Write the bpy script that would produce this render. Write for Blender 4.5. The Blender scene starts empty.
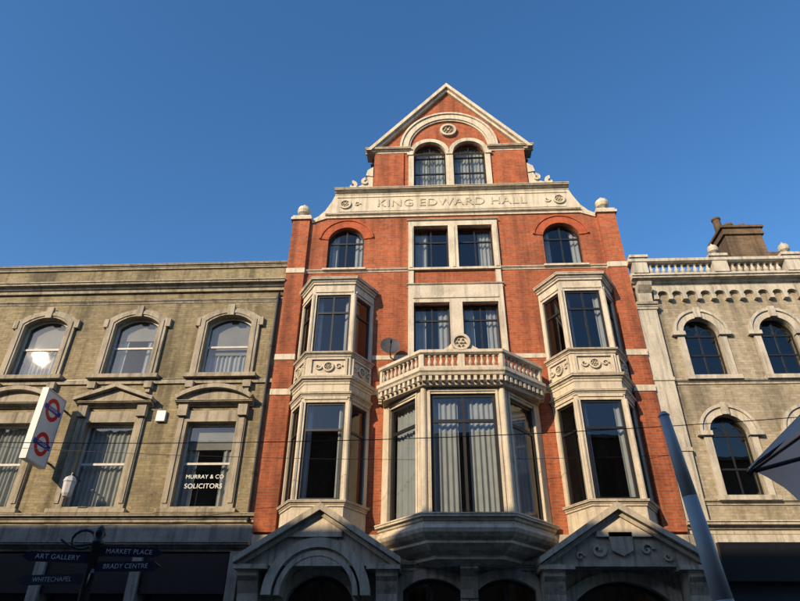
import bpy, math, random
from mathutils import Vector, Matrix
from mathutils.geometry import tessellate_polygon
random.seed(7)
S=bpy.context.scene
# ---------------------------------------------------------------- materials
def newmat(name):
    m=bpy.data.materials.new(name); m.use_nodes=True
    nt=m.node_tree; b=nt.nodes['Principled BSDF']; return m,nt,b
def N(nt,t,**k):
    n=nt.nodes.new(t)
    for a,v in k.items(): setattr(n,a,v)
    return n
def noise(nt,vec,scale,detail=4,rough=.55,vscale=None):
    n=N(nt,'ShaderNodeTexNoise'); n.inputs['Scale'].default_value=scale
    n.inputs['Detail'].default_value=detail; n.inputs['Roughness'].default_value=rough
    if vscale:
        mp=N(nt,'ShaderNodeMapping'); mp.inputs['Scale'].default_value=vscale
        nt.links.new(vec,mp.inputs['Vector']); vec=mp.outputs[0]
    nt.links.new(vec,n.inputs['Vector']); return n.outputs['Fac']
def ramp(nt,fac,stops):
    r=N(nt,'ShaderNodeValToRGB'); e=r.color_ramp.elements
    while len(e)<len(stops): e.new(.5)
    for i,(p,c) in enumerate(stops):
        e[i].position=p; e[i].color=(c,c,c,1) if isinstance(c,(int,float)) else (*c,1)
    nt.links.new(fac,r.inputs[0]); return r.outputs[0]
def mul(nt,a,b,f=1.0):
    m=N(nt,'ShaderNodeMix',data_type='RGBA',blend_type='MULTIPLY'); m.inputs[0].default_value=f
    nt.links.new(a,m.inputs[6]); nt.links.new(b,m.inputs[7]); return m.outputs[2]
def mixc(nt,f,a,b):
    m=N(nt,'ShaderNodeMix',data_type='RGBA'); 
    nt.links.new(f,m.inputs[0])
    for s,i in ((a,6),(b,7)):
        if isinstance(s,tuple): m.inputs[i].default_value=(*s,1)
        else: nt.links.new(s,m.inputs[i])
    return m.outputs[2]
def bump(nt,b,h,st,dist=.01):
    n=N(nt,'ShaderNodeBump'); n.inputs['Strength'].default_value=st; n.inputs['Distance'].default_value=dist
    nt.links.new(h,n.inputs['Height']); nt.links.new(n.outputs[0],b.inputs['Normal'])
def brickmat(name,c1,c2,mortar,dirt=.55,vary=(.55,1.15),ms=.007,rnd=.7,burnt=(.13,.06,.035),bamt=.5):
    m,nt,b=newmat(name)
    tc=N(nt,'ShaderNodeTexCoord').outputs['Object']
    sp=N(nt,'ShaderNodeSeparateXYZ'); nt.links.new(tc,sp.inputs[0])
    ad=N(nt,'ShaderNodeMath',operation='ADD'); nt.links.new(sp.outputs[0],ad.inputs[0]); nt.links.new(sp.outputs[1],ad.inputs[1])
    cb=N(nt,'ShaderNodeCombineXYZ'); nt.links.new(ad.outputs[0],cb.inputs[0]); nt.links.new(sp.outputs[2],cb.inputs[1])
    br=N(nt,'ShaderNodeTexBrick'); nt.links.new(cb.outputs[0],br.inputs['Vector'])
    br.inputs['Scale'].default_value=1; br.inputs['Brick Width'].default_value=.23; br.inputs['Row Height'].default_value=.075
    br.inputs['Mortar Size'].default_value=ms; br.inputs['Mortar Smooth'].default_value=.3; br.inputs['Bias'].default_value=-.15
    br.inputs['Color1'].default_value=(*c1,1); br.inputs['Color2'].default_value=(*c2,1); br.inputs['Mortar'].default_value=(*mortar,1)
    # clusters of over-burnt bricks
    bn=ramp(nt,noise(nt,cb.outputs[0],1.0,3,.8,(4.3,13,1)),[(.56,0.0),(.66,bamt)])
    base=mixc(nt,bn,br.outputs['Color'],burnt)
    fine=noise(nt,tc,9,5,.7)
    col=mul(nt,base,ramp(nt,fine,[(.3,rnd),(.5,.97),(.7,1.12)]))
    col=mul(nt,col,ramp(nt,noise(nt,tc,.55,6,.62),[(.3,vary[0]),(.5,.93),(.72,vary[1])]))
    col=mul(nt,col,ramp(nt,noise(nt,tc,1.0,5,.6,(2.6,2.6,.2)),[(.36,dirt),(.54,1.0)]))
    nt.links.new(col,b.inputs['Base Color']); b.inputs['Roughness'].default_value=.92
    bump(nt,b,br.outputs['Fac'],-.6,.01)
    return m
def stonemat(name,c,dirtc,streak=.6,rough=.8,amount=(.42,.68),ledge=.55):
    m,nt,b=newmat(name)
    tc=N(nt,'ShaderNodeTexCoord').outputs['Object']
    f=ramp(nt,noise(nt,tc,1.3,8,.7),[(amount[0],0.0),(amount[1],1.0)])
    col=mixc(nt,f,c,dirtc)
    col=mul(nt,col,ramp(nt,noise(nt,tc,1.0,6,.68,(7,7,.45)),[(.36,streak),(.52,1.0)]))
    # soot that settles on ledges and undersides of mouldings, broken up by noise
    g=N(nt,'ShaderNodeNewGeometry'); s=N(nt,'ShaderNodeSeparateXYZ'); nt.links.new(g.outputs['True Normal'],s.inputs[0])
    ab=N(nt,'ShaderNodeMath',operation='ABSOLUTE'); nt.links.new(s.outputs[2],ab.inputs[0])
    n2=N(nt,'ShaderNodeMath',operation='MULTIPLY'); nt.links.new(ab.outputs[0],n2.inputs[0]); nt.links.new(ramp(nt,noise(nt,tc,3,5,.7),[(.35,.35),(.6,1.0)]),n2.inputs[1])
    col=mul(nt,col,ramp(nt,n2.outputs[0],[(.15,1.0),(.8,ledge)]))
    fine=noise(nt,tc,22,6,.6)
    col=mul(nt,col,ramp(nt,fine,[(.3,.84),(.7,1.06)]))
    nt.links.new(col,b.inputs['Base Color']); b.inputs['Roughness'].default_value=rough
    bump(nt,b,fine,.45,.012); return m
def plain(name,c,rough=.5,metal=0,var=.25,scale=8,transl=0):
    m,nt,b=newmat(name)
    tc=N(nt,'ShaderNodeTexCoord').outputs['Object']
    rgb=N(nt,'ShaderNodeRGB'); rgb.outputs[0].default_value=(*c,1)
    col=mul(nt,rgb.outputs[0],ramp(nt,noise(nt,tc,scale,5,.6),[(.3,1-var),(.7,1+var*.4)]))
    nt.links.new(col,b.inputs['Base Color']); b.inputs['Roughness'].default_value=rough; b.inputs['Metallic'].default_value=metal
    if transl:
        out=[n for n in nt.nodes if n.type=='OUTPUT_MATERIAL'][0]
        t=N(nt,'ShaderNodeBsdfTranslucent'); nt.links.new(col,t.inputs[0]); mx=N(nt,'ShaderNodeMixShader'); mx.inputs[0].default_value=transl
        nt.links.new(b.outputs[0],mx.inputs[1]); nt.links.new(t.outputs[0],mx.inputs[2]); nt.links.new(mx.outputs[0],out.inputs[0])
    return m
def glassmat(name,tint=(.74,.79,.82),base=.085):
    m,nt,b=newmat(name); nt.nodes.remove(b)
    out=[n for n in nt.nodes if n.type=='OUTPUT_MATERIAL'][0]
    tr=N(nt,'ShaderNodeBsdfTransparent'); tr.inputs[0].default_value=(*tint,1)
    gl=N(nt,'ShaderNodeBsdfGlossy'); gl.inputs['Roughness'].default_value=.012
    lw=N(nt,'ShaderNodeLayerWeight'); lw.inputs['Blend'].default_value=.5
    tc=N(nt,'ShaderNodeTexCoord').outputs['Object']
    bp=N(nt,'ShaderNodeBump'); bp.inputs['Strength'].default_value=.07; bp.inputs['Distance'].default_value=.02
    nt.links.new(noise(nt,tc,1.7,2,.5),bp.inputs['Height']); nt.links.new(bp.outputs[0],gl.inputs['Normal'])
    pw=N(nt,'ShaderNodeMath',operation='POWER'); pw.inputs[1].default_value=4.5; nt.links.new(lw.outputs['Facing'],pw.inputs[0])
    ma=N(nt,'ShaderNodeMath',operation='MULTIPLY_ADD'); ma.inputs[1].default_value=.8; ma.inputs[2].default_value=base
    nt.links.new(pw.outputs[0],ma.inputs[0])
    mx=N(nt,'ShaderNodeMixShader'); nt.links.new(ma.outputs[0],mx.inputs[0]); nt.links.new(tr.outputs[0],mx.inputs[1]); nt.links.new(gl.outputs[0],mx.inputs[2])
    nt.links.new(mx.outputs[0],out.inputs[0]); return m
M={}
M['red']=brickmat('red_brick',(.47,.122,.044),(.35,.082,.034),(.36,.19,.115),.58,(.6,1.1))
M['rub']=brickmat('rubbed_red_brick',(.50,.11,.04),(.40,.085,.035),(.35,.14,.08),.75,(.75,1.1),.004,bamt=.1)
M['stock']=brickmat('yellow_stock_brick',(.37,.305,.17),(.27,.22,.125),(.24,.205,.14),.5,(.52,1.1),burnt=(.12,.10,.07),bamt=.6)
M['stock2']=brickmat('pale_stock_brick',(.50,.43,.30),(.38,.32,.22),(.36,.31,.23),.58,(.62,1.1),burnt=(.2,.16,.11))
M['opp']=brickmat('terrace_brick',(.30,.20,.13),(.22,.14,.09),(.2,.17,.14),.6)
M['chim']=brickmat('sooty_brick',(.20,.13,.075),(.13,.085,.05),(.13,.10,.07),.6)
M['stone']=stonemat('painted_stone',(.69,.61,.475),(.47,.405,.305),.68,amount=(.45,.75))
M['stone2']=stonemat('weathered_stone',(.45,.395,.295),(.27,.23,.165),.52)
M['stone3']=stonemat('pale_render',(.63,.575,.465),(.42,.375,.295),.58,amount=(.43,.7))
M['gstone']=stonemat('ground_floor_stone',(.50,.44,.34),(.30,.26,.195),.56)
M['grey']=stonemat('soot_stone',(.34,.31,.26),(.2,.18,.15),.6)
M['letter']=stonemat('weathered_lettering',(.60,.53,.41),(.42,.36,.27),.7,amount=(.4,.66))
M['dark']=plain('dark_window_paint',(.018,.017,.016),.4)
M['sash']=plain('white_sash_paint',(.56,.53,.47),.5)
M['glass']=glassmat('window_glass')
M['curt']=plain('net_curtain',(.66,.66,.63),.9,0,.15,3,.3)
M['blind']=plain('roller_blind',(.34,.31,.26),.9,0,.2,2)
M['int']=plain('interior_plaster',(.14,.125,.11),.9)
M['slate']=plain('slate_roof',(.07,.075,.085),.6)
M['black']=plain('black_paint',(.012,.012,.014),.35)
M['steel']=plain('grey_column_paint',(.56,.57,.58),.45,0,.15,5)
M['white']=plain('white_panel',(.78,.78,.76),.4,0,.1)
M['redp']=plain('signal_red',(.66,.02,.02),.35,0,.05)
M['blue']=plain('sign_blue',(.01,.03,.30),.35,0,.05)
M['navy']=plain('dark_blue_paint',(.012,.02,.045),.4)
M['canvas']=plain('white_canvas',(.88,.88,.88),.85,0,.06,4,.65)
M['door']=plain('door_paint',(.03,.02,.018),.35)
M['asph']=plain('asphalt',(.05,.05,.052),.9,0,.3,3)
M['pave']=plain('paving_stone',(.26,.25,.23),.85,0,.25,2)
M['kerb']=plain('kerb_granite',(.3,.29,.28),.8)
M['paint']=plain('road_paint',(.7,.7,.66),.6)
M['ground']=plain('ground_earth',(.10,.095,.08),.95)
M['dish']=plain('dish_grey',(.07,.07,.075),.6)
# ---------------------------------------------------------------- builder
F0=((0.0,0.0),(1.0,0.0))
def mp(T,u,z,d):
    (ox,oy),(ux,uy)=T
    return (ox+u*ux+d*uy, oy+u*uy-d*ux, z)
class MB:
    def __init__(s): s.v=[]; s.f=[]
    def face(s,pts):
        b=len(s.v); s.v+=pts; s.f.append(tuple(range(b,b+len(pts))))
    def box(s,T,u0,u1,z0,z1,d0,d1):
        b=len(s.v)
        for d in (d0,d1):
            for (u,z) in ((u0,z0),(u1,z0),(u1,z1),(u0,z1)): s.v.append(mp(T,u,z,d))
        for q in ((0,1,2,3),(7,6,5,4),(0,4,5,1),(1,5,6,2),(2,6,7,3),(3,7,4,0)): s.f.append(tuple(b+i for i in q))
    def prism(s,T,poly,d0,d1,holes=()):
        loops=[list(poly)]+[list(h) for h in holes]
        tri=tessellate_polygon([[Vector((a,c,0)) for a,c in l] for l in loops])
        flat=[p for l in loops for p in l]; n=len(flat); b=len(s.v)
        for d in (d0,d1):
            for (u,z) in flat: s.v.append(mp(T,u,z,d))
        for t in tri:
            s.f.append(tuple(b+i for i in t)); s.f.append(tuple(b+n+i for i in reversed(t)))
        k=0
        for l in loops:
            for i in range(len(l)):
                j=(i+1)%len(l); s.f.append((b+k+i,b+k+j,b+n+k+j,b+n+k+i))
            k+=len(l)
    def sweep(s,plan,prof,cap=True):
        ms=[]
        for i,p in enumerate(plan):
            ns=[]
            for a,c in ((i-1,i),(i,i+1)):
                if a>=0 and c<len(plan):
                    dx=plan[c][0]-plan[a][0]; dy=plan[c][1]-plan[a][1]; l=math.hypot(dx,dy); ns.append((dy/l,-dx/l))
            if len(ns)==1: ms.append(ns[0])
            else:
                k=1+ns[0][0]*ns[1][0]+ns[0][1]*ns[1][1]; ms.append(((ns[0][0]+ns[1][0])/k,(ns[0][1]+ns[1][1])/k))
        b=len(s.v); n=len(prof)
        for p,m in zip(plan,ms):
            for o,z in prof: s.v.append((p[0]+m[0]*o,p[1]+m[1]*o,z))
        for i in range(len(plan)-1):
            for j in range(n):
                k=(j+1)%n; s.f.append((b+i*n+j,b+(i+1)*n+j,b+(i+1)*n+k,b+i*n+k))
        if cap:
            s.f.append(tuple(b+j for j in range(n))); s.f.append(tuple(b+(len(plan)-1)*n+j for j in reversed(range(n))))
    def lathe(s,x,y,prof,seg=10,axis='z',T=None):
        b=len(s.v); n=len(prof)
        for i in range(seg):
            a=2*math.pi*i/seg; c,w=math.cos(a),math.sin(a)
            for r,h in prof:
                if T is None: s.v.append((x+r*c,y+r*w,h))
                else: s.v.append(mp(T,x+r*c,y+r*w,h))
        for i in range(seg):
            k=(i+1)%seg
            for j in range(n-1): s.f.append((b+i*n+j,b+k*n+j,b+k*n+j+1,b+i*n+j+1))
        s.f.append(tuple(b+i*n for i in range(seg))); s.f.append(tuple(b+i*n+n-1 for i in range(seg)))
    def tube(s,pts,r,seg=6):
        for i in range(len(pts)-1):
            a=Vector(pts[i]); c=Vector(pts[i+1]); d=(c-a)
            if d.length<1e-6: continue
            q=d.to_track_quat('Z','Y'); b=len(s.v)
            r0=r[i] if isinstance(r,(list,tuple)) else r; r1=r[i+1] if isinstance(r,(list,tuple)) else r
            for o,rr in ((a,r0),(c,r1)):
                for k in range(seg):
                    an=2*math.pi*k/seg; s.v.append(tuple(o+q@Vector((rr*math.cos(an),rr*math.sin(an),0))))
            for k in range(seg):
                l=(k+1)%seg; s.f.append((b+k,b+l,b+seg+l,b+seg+k))
            s.f.append(tuple(b+k for k in reversed(range(seg)))); s.f.append(tuple(b+seg+k for k in range(seg)))
import bmesh
class Thing:
    def __init__(s,name):
        s.e=bpy.data.objects.new(name,None); S.collection.objects.link(s.e); s.p={}; s.name=name; s.e.empty_display_size=.5
    def __call__(s,part,mat):
        if part not in s.p: s.p[part]=(MB(),mat)
        return s.p[part][0]
    def text(s,part,txt,size,T,u,z,d,mat,ext=.01,align='CENTER',sx=1.0):
        c=bpy.data.curves.new(part,'FONT'); c.body=txt; c.size=size; c.extrude=ext; c.align_x=align; c.align_y='CENTER'; c.space_character=1.05
        o=bpy.data.objects.new(part,c); S.collection.objects.link(o)
        (ox,oy),(ux,uy)=T
        R=Matrix(((ux*sx,0,uy),(uy*sx,0,-ux),(0,1,0))).to_4x4()
        R.translation=Vector(mp(T,u,z,d))
        bpy.context.view_layer.update()
        me=bpy.data.meshes.new_from_object(o); bpy.data.objects.remove(o)
        me.transform(R); me.materials.clear(); me.materials.append(M[mat])
        ob=bpy.data.objects.new(part,me); S.collection.objects.link(ob); ob.parent=s.e
    def done(s,smooth=()):
        for part,(mb,mat) in s.p.items():
            me=bpy.data.meshes.new(part); me.from_pydata(mb.v,[],mb.f); me.update()
            bm=bmesh.new(); bm.from_mesh(me); bmesh.ops.recalc_face_normals(bm,faces=bm.faces); bm.to_mesh(me); bm.free()
            me.materials.append(M[mat])
            if part in smooth: me.polygons.foreach_set('use_smooth',[True]*len(me.polygons))
            ob=bpy.data.objects.new(part,me); S.collection.objects.link(ob); ob.parent=s.e
def arch(u0,u1,z0,z1,rise,n=14):
    if rise<=0: return [(u0,z0),(u1,z0),(u1,z1),(u0,z1)]
    w=(u1-u0)/2; R=(w*w+rise*rise)/(2*rise); cz=z1-R; cu=(u0+u1)/2
    a=math.asin(min(1,w/R))
    if rise>w: a=math.pi-a
    pts=[(u0,z0),(u1,z0)]
    for i in range(n+1):
        t=a-2*a*i/n; pts.append((cu+R*math.sin(t),cz+R*math.cos(t)))
    return pts
def ring(cu,cz,r0,r1,a0=0,a1=math.pi,n=24):
    o=[(cu+r1*math.cos(a0+(a1-a0)*i/n),cz+r1*math.sin(a0+(a1-a0)*i/n)) for i in range(n+1)]
    i_=[(cu+r0*math.cos(a0+(a1-a0)*i/n),cz+r0*math.sin(a0+(a1-a0)*i/n)) for i in range(n+1)]
    return o+i_[::-1]
def wavy(mb,T,u0,u1,z0,z1,d,amp=.03,wl=.13):
    n=max(6,int((u1-u0)/wl*6)); ph=random.random()*6; b=len(mb.v)
    for i in range(n+1):
        u=u0+(u1-u0)*i/n; o=amp*math.sin(ph+2*math.pi*(u-u0)/wl+.6*math.sin(u*7))+amp*.5*math.sin(u*19)
        mb.v.append(mp(T,u,z0,d+o*1.2)); mb.v.append(mp(T,u,z1,d+o*.8))
    for i in range(n): mb.f.append((b+2*i,b+2*i+2,b+2*i+3,b+2*i+1))
def window(B,T,u0,u1,z0,z1,rise=0,d=-.14,cols=1,trans=(),fr='dark',f=.055,curt=None,bars=(),ft=.05,blind=0,kk=None):
    P=B('window_frames',fr)
    e=.004
    P.prism(T,arch(u0-e,u1+e,z0-e,z1+e,rise),d-ft,d,[arch(u0+f,u1-f,z0+f,z1-f,max(0,rise-f*.3) if rise else 0)])
    for i in range(1,cols):
        u=u0+(u1-u0)*i/cols; P.box(T,u-f*.42,u+f*.42,z0+f,z1-f*.6,d-ft+.006,d-.008)
    for t in trans: P.box(T,u0+f,u1-f,t-f*.5,t+f*.5,d-ft+.003,d+.004)
    for bz in bars: P.box(T,u0+f,u1-f,bz-.014,bz+.014,d-ft+.012,d-.012)
    G=B('window_glass','glass')
    pts=arch(u0+f,u1-f,z0+f,z1-f,max(0,rise-f*.3) if rise else 0)
    G.face([mp(T,a,c,d-ft*.5) for a,c in pts])
    w=u1-u0; C=lambda: B('curtains','curt')
    if curt=='net': wavy(C(),T,u0-.02,u1+.02,z0-.05,z1+.05,d-.2)
    if curt=='side':
        k=kk or .22+random.random()*.14
        wavy(C(),T,u0-.02,u0+w*k,z0-.05,z1+.05,d-.2); wavy(C(),T,u1-w*k,u1+.02,z0-.05,z1+.05,d-.2)
    if curt=='one': wavy(C(),T,u0-.02,u0+w*.4,z0-.05,z1+.05,d-.2)
    if curt=='oner': wavy(C(),T,u1-w*.4,u1+.02,z0-.05,z1+.05,d-.2)
    if blind>0:
        B('blinds','blind').box(T,u0-.02,u1+.02,z1-(z1-z0)*blind,z1+.02,d-.16,d-.15)
def spiral(mb,T,cu,cz,R,w,d0,d1,turns=1.7,s=1,a0=0):
    n=26; prev=None
    for i in range(n+1):
        t=i/n; a=a0+s*turns*2*math.pi*t; r=R*(1-t*.85)
        ww=w*(1-.5*t)
        q=((cu+r*math.cos(a),cz+r*math.sin(a)),(cu+(r-ww)*math.cos(a),cz+(r-ww)*math.sin(a)))
        if prev: mb.prism(T,[prev[0],q[0],q[1],prev[1]],d0,d1)
        prev=q
def rosette(mb,T,u,z,r,d0,d1):
    mb.prism(T,ring(u,z,r*.72,r,0,2*math.pi*.999,20),d0,d1)
    for k in range(6):
        a=k*math.pi/3; mb.lathe(u+r*.42*math.cos(a),z+r*.42*math.sin(a),[(r*.2,d0),(r*.17,d1*.6+d0*.4),(r*.05,d1)],8,T=T)
    mb.lathe(u,z,[(r*.18,d0),(r*.15,d1),(.001,d1+.01)],8,T=T)
def corn(o,z,h):
    return [(-.02,z-h),(o*.25,z-h),(o*.28,z-h*.72),(o*.45,z-h*.62),(o*.55,z-h*.40),(o*.88,z-h*.34),(o*.9,z-h*.18),(o,z-h*.12),(o,z-.0),(-.02,z+.03)]
def facets(plan):
    r=[]
    for a,b in zip(plan[:-1],plan[1:]):
        l=math.hypot(b[0]-a[0],b[1]-a[1]); r.append(((a,((b[0]-a[0])/l,(b[1]-a[1])/l)),l))
    return r
def baluster(mb,x,y,z0,z1,r=.055):
    h=z1-z0
    pr=[(r*.9,0),(r*.9,.08),(r*.5,.12),(r*.75,.2),(r*1.0,.34),(r*.85,.48),(r*.45,.68),(r*.42,.8),(r*.7,.86),(r*.85,.9),(r*.85,1)]
    mb.lathe(x,y,[(a,z0+b*h) for a,b in pr],8)

# ================================================================= MAIN HALL BUILDING
H=Thing('gabled_red_brick_hall')
W=5.3
out=[(-W,4.95),(W,4.95),(W,15.0),(4.68,15.0),(4.45,15.12),(4.2,15.4),(4.0,15.8),(3.85,16.2),(2.68,16.2),(2.68,18.05),(0,21.35),(-2.68,18.05),(-2.68,16.2),(-3.85,16.2),(-4.0,15.8),(-4.2,15.4),(-4.45,15.12),(-4.68,15.0),(-W,15.0)]
holes=[]
gw=[(-1.27,-.13),(.13,1.27)]
for a,b in gw: holes.append(arch(a,b,16.35,18.58,.57))
for s in (-1,1):
    a,b=sorted((s*2.9,s*4.08)); holes.append(arch(a,b,13.02,14.72,.5))
    holes.append(arch(*sorted((s*.15,s*1.28)),12.98,14.66,0))
    holes.append(arch(*sorted((s*.19,s*1.28)),10.0,11.68,0))
    holes.append(arch(s*3.6-.95,s*3.6+.95,9.45,11.75,0))
    holes.append(arch(s*3.6-.95,s*3.6+.95,5.4,8.4,0))
holes.append(arch(-1.85,1.85,5.1,8.25,0))
H('brick_wall','red').prism(F0,out,-.3,0,holes)
bw=H('brick_body','red')
bw.box(F0,-W,-W+.3,0,14.9,-10,-.305); bw.box(F0,W-.3,W,0,14.9,-10,-.305); bw.box(F0,-W+.3,W-.3,0,14.9,-10,-9.7)
for s in (-1,1):
    bw.box(F0,*sorted((s*2.68,s*2.42)),16.2,18.0,-8,-.305)
ro=H('roof','slate')
for s in (-1,1):
    ro.prism(F0,[(s*2.85,17.95),(0,21.3),(0,21.1),(s*2.6,17.9)],-8,-.31)
    ro.prism(F0,[(s*5.0,14.9),(s*3.85,16.15),(s*3.6,16.1),(s*4.8,14.85)],-9.9,-.31)
ro.box(F0,-3.9,3.9,15.95,16.14,-9.9,-.31); ro.box(F0,-2.4,2.4,16.2,21,-8.2,-8.0)
ro.box(F0,-5.0,5.0,14.7,14.84,-9.7,-.31)
fl=H('floors','int')
for z in (4.6,8.6,12.2): fl.box(F0,-5,5,z,z+.25,-9.6,-.31)
for x in (-2.3,2.2): fl.box(F0,x,x+.1,4.9,14.6,-9.6,-.32)
fl.box(F0,-4.9,4.9,4.9,14.6,-4.2,-4.1)
fl.box(F0,-2.4,2.4,16.15,18.5,-3,-2.9)
st=H('stone_dressings','stone'); rb=H('rubbed_brick_arches','rub')
pr=H('brick_piers','red')
for s in (-1,1):
    a,b=sorted((s*4.74,s*(W+.01))); pr.box(F0,a,b,5.0,15.0,-.28,.13)
    st.box(F0,a-.06,b+.06,15.0,15.1,-.34,.2); st.box(F0,a-.02,b+.02,15.1,15.2,-.3,.15)
    cu=(a+b)/2
    st.lathe(cu,.08,[(.16,15.2),(.17,15.26),(.09,15.3),(.1,15.33),(.19,15.42),(.225,15.53),(.2,15.65),(.12,15.73),(.05,15.77),(.04,15.82),(.005,15.84)],16)
    for z in (12.93,9.86,8.76):
        st.box(F0,a-.01,b+.01,z-.09,z+.09,-.29,.155)
def string(u0,u1,z,h=.1,o=.09): st.sweep([(u0,0),(u1,0)],corn(o,z+h,h*1.4))
string(-4.73,-1.44,12.92,.07); string(1.44,4.73,12.92,.07)
for z in (9.86,8.76):
    for s in (-1,1):
        st.box(F0,*sorted((s*1.46,s*2.5)),z-.07,z+.07,-.05,.02)
for s in (-1,1):
    a,b=sorted((s*2.9,s*4.08)); cu=(a+b)/2
    R=(.59*.59+.5*.5)/(2*.5); cz=14.72-R
    an=math.asin(.59/R)
    rb.prism(F0,ring(cu,cz,R-.004,R+.26,math.pi/2-an,math.pi/2+an,16),-.04,.035)
    rb.prism(F0,ring(cu,cz,R+.262,R+.32,math.pi/2-an,math.pi/2+an,16),-.04,.07)
    window(H,F0,a,b,13.02,14.72,.5,cols=2,trans=(14.15,),curt='side')
    st.box(F0,a-.1,b+.1,12.955,13.02,-.2,.12)
def surround(x,z0,z1,wins,o=.1):
    hs=[[(a+.003,z0+.08),(b-.003,z0+.08),(b-.003,c),(a+.003,c)] for a,b,c in wins]
    st.prism(F0,[(-x,z0),(x,z0),(x,z1),(-x,z1)],-.06,o,hs)
surround(1.45,12.9,14.84,[(-1.28,-.15,14.657),(.15,1.28,14.657)])
string(-1.5,1.5,14.86,.06,.14)
for s in (-1,1): window(H,F0,*sorted((s*.15,s*1.28)),12.98,14.66,cols=2,trans=(14.12,),curt='one' if s<0 else 'oner')
surround(1.45,9.9,12.3,[(-1.28,-.19,11.677),(.19,1.28,11.677)])
string(-1.5,1.5,12.3,.06,.13)
st.box(F0,-1.3,1.3,11.82,11.9,.1,.13)
for x in (-1.36,1.36): st.box(F0,x-.085,x+.085,12.37,12.885,-.05,.06)
for s in (-1,1): window(H,F0,*sorted((s*.19,s*1.28)),10.0,11.68,cols=2,trans=(11.15,),curt='side',kk=.33)
for x in (-1.36,0,1.36): st.box(F0,x-.05,x+.05,12.98,14.6,.1,.125)
band=[(-4.68,14.93),(-4.2,15.12),(4.2,15.12),(4.68,14.93),(4.74,15.06),(4.5,15.2),(4.27,15.46),(4.08,15.85),(3.95,16.2),(-3.95,16.2),(-4.08,15.85),(-4.27,15.46),(-4.5,15.2),(-4.74,15.06)]
st.prism(F0,band,-.34,.05)
st.sweep([(-3.98,0),(3.98,0)],corn(.26,16.3,.17)); st.sweep([(-4.25,0),(4.25,0)],corn(.14,15.27,.13))
st.box(F0,-3.8,3.8,15.38,15.41,.05,.07); st.box(F0,-3.9,3.9,16.0,16.03,.05,.075)
H.text('name_lettering','KING EDWARD HALL',.45,F0,0,15.70,.052,'letter',.022,sx=1.12)
for x in (-3.6,3.6): rosette(st,F0,x,15.7,.2,.05,.11)
for s in (-1,1):
    spiral(st,F0,s*3.2,15.7,.13,.05,.05,.09,1.3,-s,0)
for s in (-1,1):
    st.prism(F0,[(s*2.7,16.3),(s*3.75,16.3),(s*3.72,16.42),(s*3.4,16.5),(s*3.1,16.62),(s*2.95,16.85),(s*2.86,17.15),(s*2.7,17.25)],-.25,.0)
    spiral(st,F0,s*3.42,16.58,.24,.14,-.2,.05,.9,s,math.pi/2)
    spiral(st,F0,s*2.95,16.74,.2,.12,-.2,.06,.9,-s,math.pi/2)
    st.prism(F0,[(s*2.7,17.0),(s*2.95,17.05),(s*2.9,17.3),(s*2.7,17.45)],-.25,.04)
for s in (-1,1):
    st.prism(F0,[(s*2.96,18.1),(0,21.62),(0,21.42),(s*2.80,18.1)],-.4,.24)
    st.prism(F0,[(s*2.795,18.1),(0,21.415),(0,21.27),(s*2.68,18.1)],-.2,.12)
    st.sweep([(-3.0,0),(-1.36,0)] if s<0 else [(1.36,0),(3.0,0)],corn(.22,18.25,.17))
    pr.box(F0,*sorted((s*1.62,s*2.66)),16.3,18.05,-.05,.06)
st.prism(F0,ring(0,18.28,1.46,1.68,0,math.pi,32),-.05,.12)
st.prism(F0,ring(0,18.28,1.685,1.76,0,math.pi,32),-.05,.17)
st.prism(F0,ring(0,18.28,1.40,1.455,0,math.pi,32),-.05,.07)
rosette(st,F0,0,19.17,.3,-.02,.12)
for a,b in gw:
    cu=(a+b)/2; st.prism(F0,ring(cu,18.01,.565,.72,.02,math.pi-.02,18),-.05,.09)
    window(H,F0,a,b,16.35,18.58,.57,cols=2,trans=(17.95,17.2),curt='net')
st.prism(F0,[(-1.45,16.3),(1.45,16.3),(1.45,18.0),(-1.45,18.0)],-.055,.07,[[(a+.003,16.351),(b-.003,16.351),(b-.003,17.999),(a+.003,17.999)] for a,b in gw])
st.box(F0,-.12,.12,17.93,18.04,.0,.115)
for s in (-1,1): st.box(F0,*sorted((s*1.28,s*1.5)),17.93,18.04,.0,.115)
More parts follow.
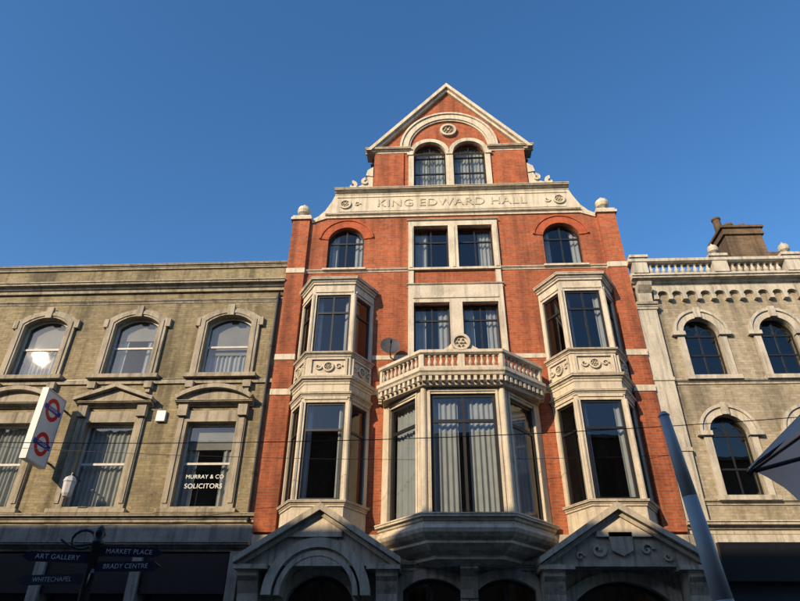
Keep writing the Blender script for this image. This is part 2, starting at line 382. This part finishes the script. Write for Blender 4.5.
# ---- oriels
def oriel(cx,hw0,hw1,dep,zb,zt,ztop,zbot,tr=.6):
    plan=[(cx-hw0,0),(cx-hw1,-dep),(cx+hw1,-dep),(cx+hw0,0)]
    for k,(T,l) in enumerate(facets(plan)):
        m=.1 if k==1 else .13
        st.prism(T,[(0.0,zbot),(l,zbot),(l,ztop),(0.0,ztop)],-.12,0,[[(m,zb),(l-m,zb),(l-m,zt),(m,zt)]])
        window(H,T,m,l-m,zb,zt,cols=2 if (k==1 and tr<.7) else 1,trans=(zt-tr,),d=-.05,f=.06,curt='side' if k==1 else ('one' if k else 'oner'),kk=.17)
        st.box(T,m-.05,l-m+.05,zt+.08,zt+.14,0,.03)
    for (x,y) in plan[1:3]: st.lathe(x,y+.01,[(.055,zb),(.055,zt)],8)
    return plan
for s in (-1,1):
    cx=s*3.6
    p=oriel(cx,1.1,.6,.8,9.62,11.55,11.9,8.7)
    st.sweep(p,corn(.17,12.1,.2)); st.sweep(p,[(-.6,12.1),(.1,12.1),(-.3,12.25),(-.6,12.29)])
    st.sweep(p,corn(.12,9.62,.12)); st.sweep(p,corn(.16,8.86,.2)); 
    st.sweep(p,[(-.1,8.67),(.02,8.67),(.02,8.45),(-.1,8.45)])
    for k,(T,l) in enumerate(facets(p)):
        st.prism(T,[(.08,8.92),(l-.08,8.92),(l-.08,9.46),(.08,9.46)],0,.05,[[(.14,8.98),(l-.14,8.98),(l-.14,9.40),(.14,9.40)]])
        c=l/2; rosette(st,T,c,9.19,.15,0,.06)
        for q in (-1,1): spiral(st,T,c+q*.28,9.2,.12,.045,0,.05,1.3,q,0)
    q=oriel(cx,1.1,.63,.8,5.60,8.15,8.5,4.75,tr=.75)
    st.sweep(q,corn(.1,8.42,.14)); st.sweep(q,corn(.12,5.58,.14))
# ---- central bay
bp=[(-2.12,0),(-1.0,-1.3),(1.0,-1.3),(2.12,0)]
for k,(T,l) in enumerate(facets(bp)):
    m=.17 if k==1 else .3
    st.prism(T,[(0,4.9),(l,4.9),(l,8.5),(0,8.5)],-.14,0,[[(m,5.12),(l-m,5.12),(l-m,8.14),(m,8.14)]])
    window(H,T,m,l-m,5.12,8.14,cols=2 if k==1 else 1,trans=(7.42,),d=-.06,f=.085,curt='side' if k==1 else 'net',kk=.42)
    st.box(T,m-.06,m-.0,5.15,8.2,0,.03); st.box(T,l-m,l-m+.06,5.15,8.2,0,.03); st.box(T,m-.06,l-m+.06,8.2,8.26,0,.035)
for x,y in bp[1:3]: st.lathe(x,y,[(.075,5.1),(.075,8.3)],10)
st.sweep(bp,corn(.2,5.14,.24))
st.sweep(bp,[(-.3,4.92),(.1,4.9),(.13,4.82),(.09,4.74),(.0,4.66),(-.12,4.6),(-.12,4.54),(-.3,4.42),(-.5,4.34),(-.5,4.26),(-.75,4.18),(-.9,4.16),(-.9,4.9)])
# ---- balcony
bal=H('balcony','stone')
cp=[(-2.25,0),(-2.2,-.55),(-1.06,-1.6),(1.06,-1.6),(2.2,-.55),(2.25,0)]
bal.sweep(cp,[(-.4,8.3),(-.12,8.3),(-.1,8.36),(-.1,8.5),(.02,8.52),(.04,8.58),(.08,8.62),(.08,8.70),(-.4,8.70)])
base=len(bal.v)
for z in (8.5,8.66):
    for x,y in cp: bal.v.append((x*.93,y*.93,z))
n=len(cp); bal.f.append(tuple(base+i for i in range(n))); bal.f.append(tuple(base+n+i for i in range(n)))
for T,l in facets(cp):
    k=max(2,int(l/.155))
    for i in range(k):
        u=l*(i+.5)/k; bal.box(T,u-.04,u+.04,8.37,8.5,-.1,.02)
bal.sweep(cp,[(-.16,8.70),(0,8.70),(0,8.78),(-.16,8.78)])
bal.sweep(cp,[(-.18,9.12),(-.01,9.12),(.04,9.16),(.04,9.24),(-.18,9.25)])
for T,l in facets(cp):
    k=max(2,int(l/.15))
    for u in ([0,l] if l<.7 else [0,l*.5,l] if l>1.8 else [0,l]):
        bal.box(T,max(.0,u-.08),min(l,u+.08),8.78,9.12,-.16,-.004)
    for i in range(k):
        u=l*(i+.5)/k; x,y,_=mp(T,u,0,-.08); baluster(bal,x,y,8.78,9.12,.05)
TB=((0,-1.6),(1,0))
rosette(bal,TB,0,9.46,.25,-.12,.05); bal.prism(TB,ring(0,9.46,.0,.24,0,6.28,24),-.14,-.02)
bal.prism(TB,[(-.5,9.25),(.5,9.25),(.33,9.36),(.2,9.5),(-.2,9.5),(-.33,9.36)],-.14,-.03)
# ---- ground floor
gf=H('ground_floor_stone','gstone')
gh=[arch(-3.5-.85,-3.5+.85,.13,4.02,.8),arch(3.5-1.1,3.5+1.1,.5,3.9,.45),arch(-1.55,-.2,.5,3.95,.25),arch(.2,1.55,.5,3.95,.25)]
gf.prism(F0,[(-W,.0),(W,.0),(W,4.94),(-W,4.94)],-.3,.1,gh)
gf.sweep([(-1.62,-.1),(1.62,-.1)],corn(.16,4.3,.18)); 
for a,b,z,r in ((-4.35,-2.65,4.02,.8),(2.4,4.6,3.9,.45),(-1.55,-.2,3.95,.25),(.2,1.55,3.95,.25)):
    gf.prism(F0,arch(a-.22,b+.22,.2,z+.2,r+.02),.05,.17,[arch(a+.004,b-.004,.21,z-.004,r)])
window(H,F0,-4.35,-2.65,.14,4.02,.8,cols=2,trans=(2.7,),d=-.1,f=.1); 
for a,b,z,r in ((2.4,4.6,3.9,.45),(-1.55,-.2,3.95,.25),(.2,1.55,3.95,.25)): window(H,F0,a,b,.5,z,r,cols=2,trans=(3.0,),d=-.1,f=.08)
pg=H('pediments','gstone')
for s in (-1,1):
    c=s*3.5
    for q in (-1,1):
        x=c+q*1.6
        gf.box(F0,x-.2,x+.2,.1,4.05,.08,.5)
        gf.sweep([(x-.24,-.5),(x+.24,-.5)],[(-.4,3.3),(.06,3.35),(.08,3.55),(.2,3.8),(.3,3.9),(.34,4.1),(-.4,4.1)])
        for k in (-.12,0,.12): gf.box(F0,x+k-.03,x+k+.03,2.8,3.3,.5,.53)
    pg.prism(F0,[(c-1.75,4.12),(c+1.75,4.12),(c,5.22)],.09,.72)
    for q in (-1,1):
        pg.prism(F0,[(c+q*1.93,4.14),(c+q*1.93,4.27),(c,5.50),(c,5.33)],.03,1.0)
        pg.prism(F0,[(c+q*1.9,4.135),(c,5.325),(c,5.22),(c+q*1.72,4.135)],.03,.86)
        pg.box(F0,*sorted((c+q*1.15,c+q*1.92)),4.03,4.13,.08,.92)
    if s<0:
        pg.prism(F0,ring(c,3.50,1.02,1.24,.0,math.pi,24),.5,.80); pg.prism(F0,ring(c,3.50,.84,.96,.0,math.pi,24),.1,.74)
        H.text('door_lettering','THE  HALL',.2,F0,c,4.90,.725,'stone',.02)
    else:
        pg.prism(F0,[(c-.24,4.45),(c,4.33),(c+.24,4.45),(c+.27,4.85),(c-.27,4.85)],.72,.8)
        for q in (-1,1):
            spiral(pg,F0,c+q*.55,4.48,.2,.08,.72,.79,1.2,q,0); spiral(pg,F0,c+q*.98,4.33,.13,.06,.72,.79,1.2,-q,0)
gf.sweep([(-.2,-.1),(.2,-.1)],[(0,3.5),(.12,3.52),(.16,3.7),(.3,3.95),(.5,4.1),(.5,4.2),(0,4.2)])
H.done()

# ================================================================= LEFT BUILDING
L=Thing('yellow_brick_shop_building')
TL=((0,.12),(1,0)); x0,x1=-26.0,-5.315
bl=L('brick_wall','stock'); sl=L('stone_dressings','stone2')
cs=[-6.9-2.88*i for i in range(7)]
hl=[]
for c in cs:
    hl.append(arch(c-.68,c+.68,9.46,11.45,.28)); hl.append(arch(c-.7,c+.7,5.66,7.98,0))
bl.prism(TL,[(x0,5.2),(x1,5.2),(x1,12.75),(x0,12.75)],-.3,0,hl)
pz=L('parapet','stock'); pz.box(TL,x0,x1,12.76,13.28,-.35,-.02)
sl.sweep([(x0,.12),(x1,.12)],corn(.13,13.42,.16)); sl.box(TL,x0,x1,13.3,13.40,-.45,.0)
sl.sweep([(x0,.12),(x1,.12)],corn(.34,12.62,.3)); sl.sweep([(x0,.12),(x1,.12)],corn(.08,12.05,.12))
bo=L('brick_body','stock'); bo.box(TL,x0,x0+.3,0,12.9,-10,-.31); bo.box(TL,x0,x1,0,12.9,-10.3,-10.01); bo.box(TL,x1-.3,x1,0,12.9,-10,-.31)
L('roof','slate').box(TL,x0+.31,x1-.31,12.6,12.75,-10,-.31)
for z in (4.9,8.7): L('floors','int').box(TL,x0+.31,x1-.31,z,z+.25,-9.9,-.31)
L('floors','int').box(TL,x0+.31,x1-.31,5.2,12.55,-2.2,-2.1)
for i,c in enumerate(cs):
    sl.prism(TL,arch(c-.93,c+.93,9.36,11.68,.34),-.04,.09,[arch(c-.677,c+.677,9.461,11.447,.28)])
    sl.prism(TL,arch(c-.84,c+.84,9.42,11.6,.32),.09,.12,[arch(c-.74,c+.74,9.43,11.5,.29)])
    for q in (-1,1):
        sl.box(TL,*sorted((c+q*.9,c+q*1.04)),11.05,11.33,-.02,.12)
        sl.box(TL,*sorted((c+q*.72,c+q*.95)),9.0,9.2,-.02,.16); sl.box(TL,*sorted((c+q*.78,c+q*.9)),8.88,9.0,-.02,.1)
    sl.box(TL,c-.1,c+.1,11.4,11.78,.05,.15)
    sl.box(TL,c-1.06,c+1.06,9.31,9.43,-.2,.2)
    window(L,TL,c-.68,c+.68,9.46,11.45,.28,d=-.14,trans=(10.42,),fr='sash',f=.06,blind=(.62,.35,.5,.7,.4,.5,.3)[i],curt='net' if i!=1 else 'side')
    window(L,TL,c-.7,c+.7,5.66,7.98,0,d=-.14,trans=(6.85,),fr='sash',f=.06,curt='net' if i!=0 else 'side',kk=.25,blind=.0 if i else .3)
    sl.prism(TL,[(c-.95,5.56),(c+.95,5.56),(c+.95,8.3),(c-.95,8.3)],-.04,.08,[[(c-.697,5.661),(c+.697,5.661),(c+.697,7.977),(c-.697,7.977)]])
    for q in (-1,1):
        sl.box(TL,*sorted((c+q*.72,c+q*.98)),8.12,8.44,.02,.2)
        sl.box(TL,*sorted((c+q*.8,c+q*.92)),5.75,8.1,.08,.11)
    sl.sweep([(c-1.1,.12),(c+1.1,.12)],corn(.26,8.56,.13))
    if i%2==0:
        sl.prism(TL,arch(c-1.12,c+1.12,8.57,8.98,.36),-.02,.16); sl.prism(TL,ring(c,8.97-1.92,1.86,1.98,math.pi/2-.6,math.pi/2+.6,18),-.02,.32)
    else:
        sl.prism(TL,[(c-1.0,8.57),(c+1.0,8.57),(c,8.95)],-.02,.16)
        for q in (-1,1): sl.prism(TL,[(c+q*1.14,8.56),(c+q*1.14,8.66),(c,9.08),(c,8.96)],-.02,.32)
    sl.box(TL,c-1.05,c+1.05,5.5,5.6,-.2,.18)
sl.box(TL,x0,x1,9.16,9.28,-.02,.06)
sl.sweep([(x0,.12),(x1,.12)],corn(.2,5.48,.2))
L('shop_fascia','grey').box(TL,x0,x1,4.72,5.2,-.3,.1)
L('shop_cornice','grey').sweep([(x0,.0),(x1,.0)],corn(.3,4.75,.2))
L('shop_signboard','black').box(TL,x0,x1-.5,3.6,4.5,-.3,.2)
L('shop_front','grey').box(TL,x0,x1,0,.6,-.3,.12)
for i in range(9):
    xx=x1-.2-i*2.4; L('shop_front','grey').box(TL,xx-.25,xx+.0,.6,4.54,-.3,.3)
    L('shop_front_panes','navy').box(TL,xx-2.15,xx-.25,.6,3.6,-.2,-.1)
L.text('window_lettering','SOLICITORS',.18,TL,cs[0],6.25,-.155,'white',.002)
L.text('window_lettering','MURRAY & CO',.15,TL,cs[0],6.5,-.155,'white',.002)
L('rainwater_pipe','black').tube([(x1-.18,.04,5.3),(x1-.18,.04,12.2)],.05,8)
for z in (6.5,8.4,10.3,12.0): L('rainwater_pipe','black').tube([(x1-.18,.04,z),(x1-.18,.04,z+.07)],.065,8)
# lead services run and alarm box
L('service_cable','black').tube([(-16,.1,9.33),(-11.3,.1,9.31),(-8.3,.1,9.33),(x1-.3,.1,9.3)],.012,5)
L('alarm_box','white').box(TL,-8.5,-8.25,8.0,8.3,0,.1)
L.done()

# ================================================================= RIGHT BUILDING
R=Thing('arcaded_pale_brick_building')
TR=((0,.06),(1,0)); x0,x1=5.315,24.0
br=R('brick_wall','stock2'); sr=R('stone_dressings','stone3')
cr=[7.02+2.15*i for i in range(8)]
hr=[]
for c in cr: hr.append(arch(c-.5,c+.5,9.16,11.02,.5)); hr.append(arch(c-.5,c+.5,5.88,8.02,.5))
br.prism(TR,[(x0,5.0),(x1,5.0),(x1,12.1),(x0,12.1)],-.3,0,hr)
R('brick_body','stock2').box(TR,x1-.3,x1,0,12.2,-10,-.31); R('brick_body','stock2').box(TR,x0,x0+.3,0,12.2,-10,-.31); R('brick_body','stock2').box(TR,x0,x1,0,12.2,-10.3,-10.01)
R('roof','slate').box(TR,x0+.31,x1-.31,11.95,12.1,-10,-.31)
R('roof','slate').prism(((0,0),(1,0)),[(x0+.4,12.11),(x1-.4,12.11),(x1-1,13.2),(x0+1,13.2)],-9.9,-3.2)
for z in (4.7,8.6): R('floors','int').box(TR,x0+.31,x1-.31,z,z+.25,-9.9,-.31)
R('floors','int').box(TR,x0+.31,x1-.31,5.2,11.9,-2.5,-2.4)
for c in cr:
    for zb,zt in ((9.16,11.02),(5.88,8.02)):
        zc=zt-.5
        sr.prism(TR,ring(c,zc,.497,.70,0,math.pi,22),-.04,.08)
        sr.prism(TR,ring(c,zc,.70,.78,0,math.pi,22),-.04,.13)
        for q in (-1,1):
            sr.box(TR,*sorted((c+q*.497,c+q*.69)),zb+.0,zc,-.04,.06)
            sr.box(TR,*sorted((c+q*.47,c+q*.84)),zc-.08,zc+.04,-.03,.14)
        sr.box(TR,c-.09,c+.09,zt-.02,zt+.32,-.02,.17)
        sr.box(TR,c-.75,c+.75,zb-.12,zb,-.2,.16)
        window(R,TR,c-.5,c+.5,zb,zt,.5,d=-.13,cols=2,trans=(zc-.02,zb+.72),f=.05,curt=None,ft=.04)
        P=R('window_frames','dark')
        P.prism(TR,ring(c-.24,zc+.02,.17,.2,0,math.pi,10),-.16,-.14); P.prism(TR,ring(c+.24,zc+.02,.17,.2,0,math.pi,10),-.16,-.14)
sr.sweep([(x0+.6,.06),(x1,.06)],corn(.12,9.06,.13)); sr.sweep([(x0+.6,.06),(x1,.06)],corn(.12,5.80,.13))
sr.sweep([(x0,.06),(x1,.06)],corn(.3,5.25,.28))
pl=R('pilaster','stone3')
pl.box(TR,x0+.005,x0+.58,5.2,11.35,-.02,.14)
pl.sweep([(x0+.0,-.08),(x0+.62,-.08)],corn(.14,11.5,.2))
pl.sweep([(x0+.1,-.06),(x0+.5,-.06)],[(0,11.5),(.1,11.52),(.13,11.8),(.3,12.0),(.34,12.1),(0,12.1)])
for z in (7.0,9.0): pl.box(TR,x0-.0,x0+.6,z,z+.1,0,.17)
u=x0+.62; step=.42; zb=11.78
pts=[(x1,12.1),(u,12.1)]
while u+step<x1:
    pts.append((u,zb)); pts.append((u+.1,zb))
    for k in range(1,8): a=math.pi-math.pi*k/8; pts.append((u+.26+.16*math.cos(a),zb+.03+.14*math.sin(a)))
    u+=step
pts+= [(u,zb),(x1,zb)]
sr.prism(TR,pts[::-1],-.02,.13)
u=x0+.62
while u<x1:
    sr.box(TR,u-.02,u+.11,zb-.13,zb+.01,-.02,.16); u+=step
sr.sweep([(x0,.06),(x1,.06)],corn(.42,12.38,.28))
sr.box(TR,x0,x1,12.385,12.5,-.35,.3); sr.sweep([(x0,-.24),(x1,-.24)],[(-.24,12.86),(0,12.86),(.06,12.9),(.06,13.0),(-.24,13.02)])
ped=[5.65]+[8.05+2.15*k for k in range(7)]
for i,c in enumerate(ped):
    sr.box(TR,c-.22,c+.22,12.5,13.05,-.02,.33); sr.box(TR,c-.28,c+.28,13.05,13.14,-.08,.38)
    if i>0: sr.lathe(c,-.1,[(.1,13.14),(.12,13.2),(.07,13.23),(.08,13.26),(.15,13.33),(.17,13.42),(.13,13.53),(.04,13.6),(.01,13.66)],14)
u=6.0
while u<x1-.2:
    if min(abs(u-c) for c in ped)>.27: baluster(sr,u,-.12,12.5,12.87,.075)
    u+=.19
ch=R('chimney','chim')
TC=((.45,3.0),(1,0))
ch.box(TC,9.95,11.3,12.2,16.4,-1.0,0); ch.box(TC,9.87,11.38,16.4,16.52,-1.08,.08); ch.box(TC,9.91,11.34,16.52,16.7,-1.04,.04); ch.box(TC,9.83,11.42,16.7,16.8,-1.12,.12)
ch.prism(TC,[(11.3,12.2),(13.4,12.2),(12.9,14.6),(12.2,15.1),(11.9,15.1),(11.9,15.6),(11.3,15.6)],-.98,-.02)
for i,x in enumerate((10.55,10.95,11.4)):
    h=(.8,.5,.42)[i]; R('chimney_pots','chim').lathe(x,3.5,[(.18,16.8),(.15,17.05),(.14,16.8+h-.1),(.17,16.8+h-.08),(.17,16.8+h)],12)
R('shop_fascia','black').box(TR,x0+.6,x1,3.9,4.75,-.3,.25)
R('shop_front','grey').box(TR,x0,x0+.6,0,4.95,-.3,.12); R('shop_front','grey').box(TR,x0+.6,x1,0,.5,-.3,.1)
R('shop_soffit','stone3').box(TR,x0+.6,x1,4.76,4.95,-.3,.12)
for i in range(7): R('shop_front_panes','navy').box(TR,x0+.7+i*2.5,x0+3.1+i*2.5,.5,3.9,-.2,-.1)
R.done()

# ================================================================= OPPOSITE TERRACE
def terrace(x0,x1,h):
    B=Thing('terraced_shop_building'); T=((0,-19.0),(-1,0))
    a,b=-x1,-x0; n=max(1,int((b-a)/2.6)); wins=[]
    for i in range(n):
        c=a+(b-a)*(i+.5)/n; z=4.6
        while z+2.2<h-.8: wins.append((c-.55,c+.55,z,z+1.8)); z+=3.1
    B('brick_wall','opp').prism(T,[(a,0),(b,0),(b,h),(a,h)],-.3,0,[[(p,r),(q,r),(q,s_),(p,s_)] for p,q,r,s_ in wins])
    for p,q,r,s_ in wins:
        window(B,T,p,q,r,s_,d=-.12,trans=((r+s_)/2,),fr='sash'); B('stone_trim','stone2').box(T,p-.12,q+.12,r-.12,r-.002,-.1,.12); B('stone_trim','stone2').box(T,p-.1,q+.1,s_+.002,s_+.22,-.1,.05)
    B('stone_trim','stone2').box(T,a,b,h,h+.2,-.4,.2); B('stone_trim','stone2').box(T,a,b,3.9,4.2,-.02,.25)
    B('shop_front','navy').box(T,a+.3,b-.3,.4,3.2,.002,.06)
    B('roof','slate').box(T,a,b,0.1,h-.2,-9,-1.2)
    B('chimney','opp').box(T,a+.6,a+1.7,h-.2,h+1.2,-4,-3)
    B.done()
xs=[-60,-45,-36,-27.5,-19,-10,-3,5,14,26]
hs=[15.3,15.0,15.3,14.9,14.2,14.1,13.5,13.7,13,14]
for i in range(len(xs)-1): terrace(xs[i],xs[i+1]-.02,hs[i])

# ================================================================= street
def sheet(name,mat,x0,x1,y0,y1,z0,z1):
    mb=MB(); mb.box(((0,0),(1,0)),x0,x1,z0,z1,-y1,-y0)
    me=bpy.data.meshes.new(name); me.from_pydata(mb.v,[],mb.f); me.materials.append(M[mat])
    o=bpy.data.objects.new(name,me); S.collection.objects.link(o)
sheet('ground','ground',-1500,1500,-1500,1500,-.5,-.02)
sheet('road','asph',-80,80,-12.0,-3.5,-.01,0.0)
sheet('pavement','pave',-80,80,-3.35,.1,-.01,.12); sheet('pavement','pave',-80,80,-19,-12.15,-.01,.12)
sheet('kerb','kerb',-80,80,-3.5,-3.352,-.01,.125); sheet('kerb','kerb',-80,80,-12.148,-12.0,-.01,.125)
rm=Thing('road_markings'); q=rm('centre_line','paint')
for i in range(-20,20): q.box(((0,0),(1,0)),i*4,i*4+2,.004,.006,7.7,7.8)
q.box(((0,0),(1,0)),-80,80,.004,.006,3.8,3.9); q.box(((0,0),(1,0)),-80,80,.004,.006,11.6,11.7)
rm.done()
# ================================================================= station sign
U=Thing('station_roundel_sign')
TS=((-11.08,-1.12),(0,1))
U('sign_box','white').box(TS,0,.9,6.6,8.5,-.16,0)
U('sign_edge','steel').prism(TS,[(-.02,6.58),(.92,6.58),(.92,8.52),(-.02,8.52)],-.165,.012,[[(.02,6.62),(.88,6.62),(.88,8.48),(.02,8.48)]])
for z in (8.05,7.1):
    U('roundel_ring','redp').prism(TS,ring(.45,z,.2,.31,0,6.2825,40),.0,.012)
    U('roundel_bar','blue').box(TS,.07,.83,z-.06,z+.06,.0,.018)
    U.text('roundel_text','STATION',.1,TS,.45,z,.019,'white',.001)
U('bracket','black').tube([(-11.16,-.25,8.3),(-11.16,.15,8.3)],.03); U('bracket','black').tube([(-11.16,-.25,6.8),(-11.16,.15,6.8)],.03)
U.done()
K=Thing('wall_lantern')
lx,ly=-10.2,-.35
K('bracket','black').tube([(lx,.12,6.35),(lx,ly,6.42),(lx,ly,6.3)],.02)
K('lamp_body','steel').lathe(lx,ly,[(.03,6.36),(.13,6.3),(.17,6.2),(.15,6.17),(.13,5.9),(.09,5.82),(.02,5.8)],8)
K.done()
D=Thing('satellite_dish')
dv=Vector((.15,-.9,.2)).normalized(); qd=dv.to_track_quat('Z','Y'); c0=Vector((-1.95,-.42,10.0))
mb=D('dish','dish'); rows=6; seg=24; bb=len(mb.v)
for j in range(rows+1):
    r=.28*j/rows
    for i in range(seg):
        a=2*math.pi*i/seg; mb.v.append(tuple(c0+qd@Vector((r*math.cos(a),r*1.05*math.sin(a),.6*r*r))))
for j in range(rows):
    for i in range(seg): k=(i+1)%seg; mb.f.append((bb+j*seg+i,bb+j*seg+k,bb+(j+1)*seg+k,bb+(j+1)*seg+i))
mm=D('mount','black'); mm.tube([(-1.95,0,9.85),(-1.95,-.3,9.85),tuple(c0)],.02)
mm.tube([tuple(c0+qd@Vector((0,-.28,.05))),tuple(c0+qd@Vector((0,-.12,.34)))],.012)
mm.tube([tuple(c0+qd@Vector((0,-.12,.31))),tuple(c0+qd@Vector((0,-.1,.40)))],.03)
D.done(('dish',))
# fingerpost
Fp=Thing('fingerpost_sign'); px,py=-4.5,-9.0
Fp('post','black').lathe(px,py,[(.09,-.0),(.09,.7),(.06,.75),(.05,2.95),(.07,2.97),(.07,3.0),(.04,3.02),(.065,3.07),(.05,3.13),(.01,3.17)],14)
arms=[(195,2.82,.72,'ART GALLERY'),(172,2.62,.86,'WHITECHAPEL'),(8,2.90,.72,'MARKET PLACE'),(-4,2.74,.78,'BRADY CENTRE'),(-60,2.6,.6,'LIBRARY')]
for ang,z,l,t in arms:
    a=math.radians(ang); u=(math.cos(a),math.sin(a)); T=((px,py),u)
    poly=[(.05,z-.05),(l-.08,z-.05),(l,z),(l-.08,z+.05),(.05,z+.05)]
    Fp('arms','navy').prism(T,poly,-.012,.012)
    if u[0]<0: Fp.text('arm_lettering',t,.068,((px,py),(-u[0],-u[1])),-l/2,z,.0135,'white',.0008)
    else: Fp.text('arm_lettering',t,.068,T,l/2,z,.0135,'white',.0008)
pts=[(px-.17+.13*math.cos(t*.5),py,3.02+.1*math.sin(t*.5)) for t in range(0,12)]
Fp('scroll_bracket','black').tube(pts,.016); Fp('scroll_bracket','black').tube([(px,py,2.98),(px-.3,py,2.95),(px-.42,py,3.02)],.014)
Fp.done(('post',))
P=Thing('street_column')
zs=[.0,.6,1.6,2.32,3.2,4.0]; rs=[.14,.12,.105,.085,.068,.05]
P('shaft','steel').tube([(1.85-.083*z,-10,z) for z in zs],rs,24)
P('cap','steel').tube([(1.518,-10,4.0),(1.515,-10,4.04)],[.058,.03],20)
P.done(('shaft',))
# market stall: pitched white sheet on black poles; its far gable end hangs at y=-12.5
Q=Thing('market_stall')
ya,yb=-12.5,-14.4
lo=(.95,2.70); hi=(2.6,4.05)
cv=Q('canopy','canvas')
nx=10
def roofpt(t,y): return (lo[0]+(hi[0]-lo[0])*t,y,lo[1]+(hi[1]-lo[1])*t-.05*math.sin(math.pi*t)*math.sin(math.pi*(y-ya)/(yb-ya)))
for i in range(nx):
    for j in range(6):
        q0,q1=i/nx,(i+1)/nx; r0,r1=ya+(yb-ya)*j/6,ya+(yb-ya)*(j+1)/6
        cv.face([roofpt(q0,r0),roofpt(q1,r0),roofpt(q1,r1),roofpt(q0,r1)])
sd_=Q('side_sheet','canvas')
def low(t): x=lo[0]+(hi[0]-lo[0])*t; return 2.70-.95*(x-.95) if x<1.17 else 2.49-.06*math.sin((x-1.17)*5)
n=24
for i in range(n):
    a,b=i/n,(i+1)/n
    for j in range(5):
        def pt(t,k):
            x,y,z=roofpt(t,ya); z0=min(low(t),z-.002); zz=z+(z0-z)*k; return (x,ya+.01+.035*k*math.sin(x*16),zz)
        sd_.face([pt(a,j/5),pt(b,j/5),pt(b,(j+1)/5),pt(a,(j+1)/5)])
fm=Q('frame','black')
fm.tube([(lo[0]-.03,ya-.02,lo[1]-.05),(hi[0],ya-.02,hi[1]-.03)],.016); fm.tube([(lo[0],yb,lo[1]-.03),(hi[0],yb,hi[1]-.03)],.015)
fm.tube([(lo[0],ya-.02,lo[1]-.03),(lo[0],yb,lo[1]-.03)],.008); fm.tube([(hi[0],ya,hi[1]-.02),(hi[0],yb,hi[1]-.02)],.015)
fm.tube([(.95,ya-.04,2.66),(1.5,ya-.04,2.80)],.012)
for x,z in ((1.9,3.43),(2.55,3.95)):
    for y in (ya-.05,yb+.05): fm.tube([(x,y,0),(x,y,z)],.02)
Q('table','door').box(((0,0),(1,0)),1.8,3.2,.82,.88,12.6,14.2)
for x in (1.85,3.15):
    for y in (-12.7,-14.1): fm.tube([(x,y,0),(x,y,.83)],.02)
Q.done()
C=Thing('overhead_cable')
def cable(a,b,sag,r):
    pts=[]
    for i in range(25):
        t=i/24; pts.append((a[0]+(b[0]-a[0])*t,a[1]+(b[1]-a[1])*t,a[2]+(b[2]-a[2])*t-sag*4*t*(1-t)))
    C('cable','black').tube(pts,r,5)
cable((-20,-4,6.5),(16,-4,7.3),.95,.009)
cable((-20,-3.6,6.9),(5.5,-.1,6.9),.5,.006)
C.done()
# ================================================================= light, sky, camera
EL,AZ=23,36
az=math.radians(AZ); el=math.radians(EL)
sd=Vector((-math.sin(az)*math.cos(el),-math.cos(az)*math.cos(el),math.sin(el)))
su=bpy.data.lights.new('sun','SUN'); su.energy=5.0; su.angle=math.radians(.5); su.color=(1,.78,.51)
so=bpy.data.objects.new('sun',su); S.collection.objects.link(so); so.rotation_euler=sd.to_track_quat('Z','Y').to_euler()
w=bpy.data.worlds.new('World'); S.world=w; w.use_nodes=True
nt=w.node_tree; sk=nt.nodes.new('ShaderNodeTexSky'); sk.sky_type='NISHITA'; sk.sun_disc=False
sk.sun_elevation=el; sk.sun_rotation=math.radians(180+AZ); sk.air_density=1.0; sk.dust_density=.5; sk.ozone_density=2.4
hv=nt.nodes.new('ShaderNodeHueSaturation'); hv.inputs['Saturation'].default_value=1.24; hv.inputs['Value'].default_value=1.62; hv.inputs['Hue'].default_value=.502
bg=nt.nodes['Background']; bg.inputs[1].default_value=.13; nt.links.new(sk.outputs[0],hv.inputs['Color']); nt.links.new(hv.outputs[0],bg.inputs[0])
cam=bpy.data.cameras.new('camera'); co=bpy.data.objects.new('camera',cam); S.collection.objects.link(co); S.camera=co
cam.sensor_width=36; cam.lens=620/800*36; cam.clip_end=4000; cam.clip_start=.05
Mx=Matrix.Rotation(math.radians(3.14),4,'Z')@Matrix.Rotation(math.radians(90+32.529),4,'X')@Matrix.Rotation(math.radians(.672),4,'Z')
Mx.translation=Vector((-.823,-16,1.6)); co.matrix_world=Mx
S.view_settings.view_transform='Standard'; S.view_settings.look='None'; S.view_settings.exposure=0
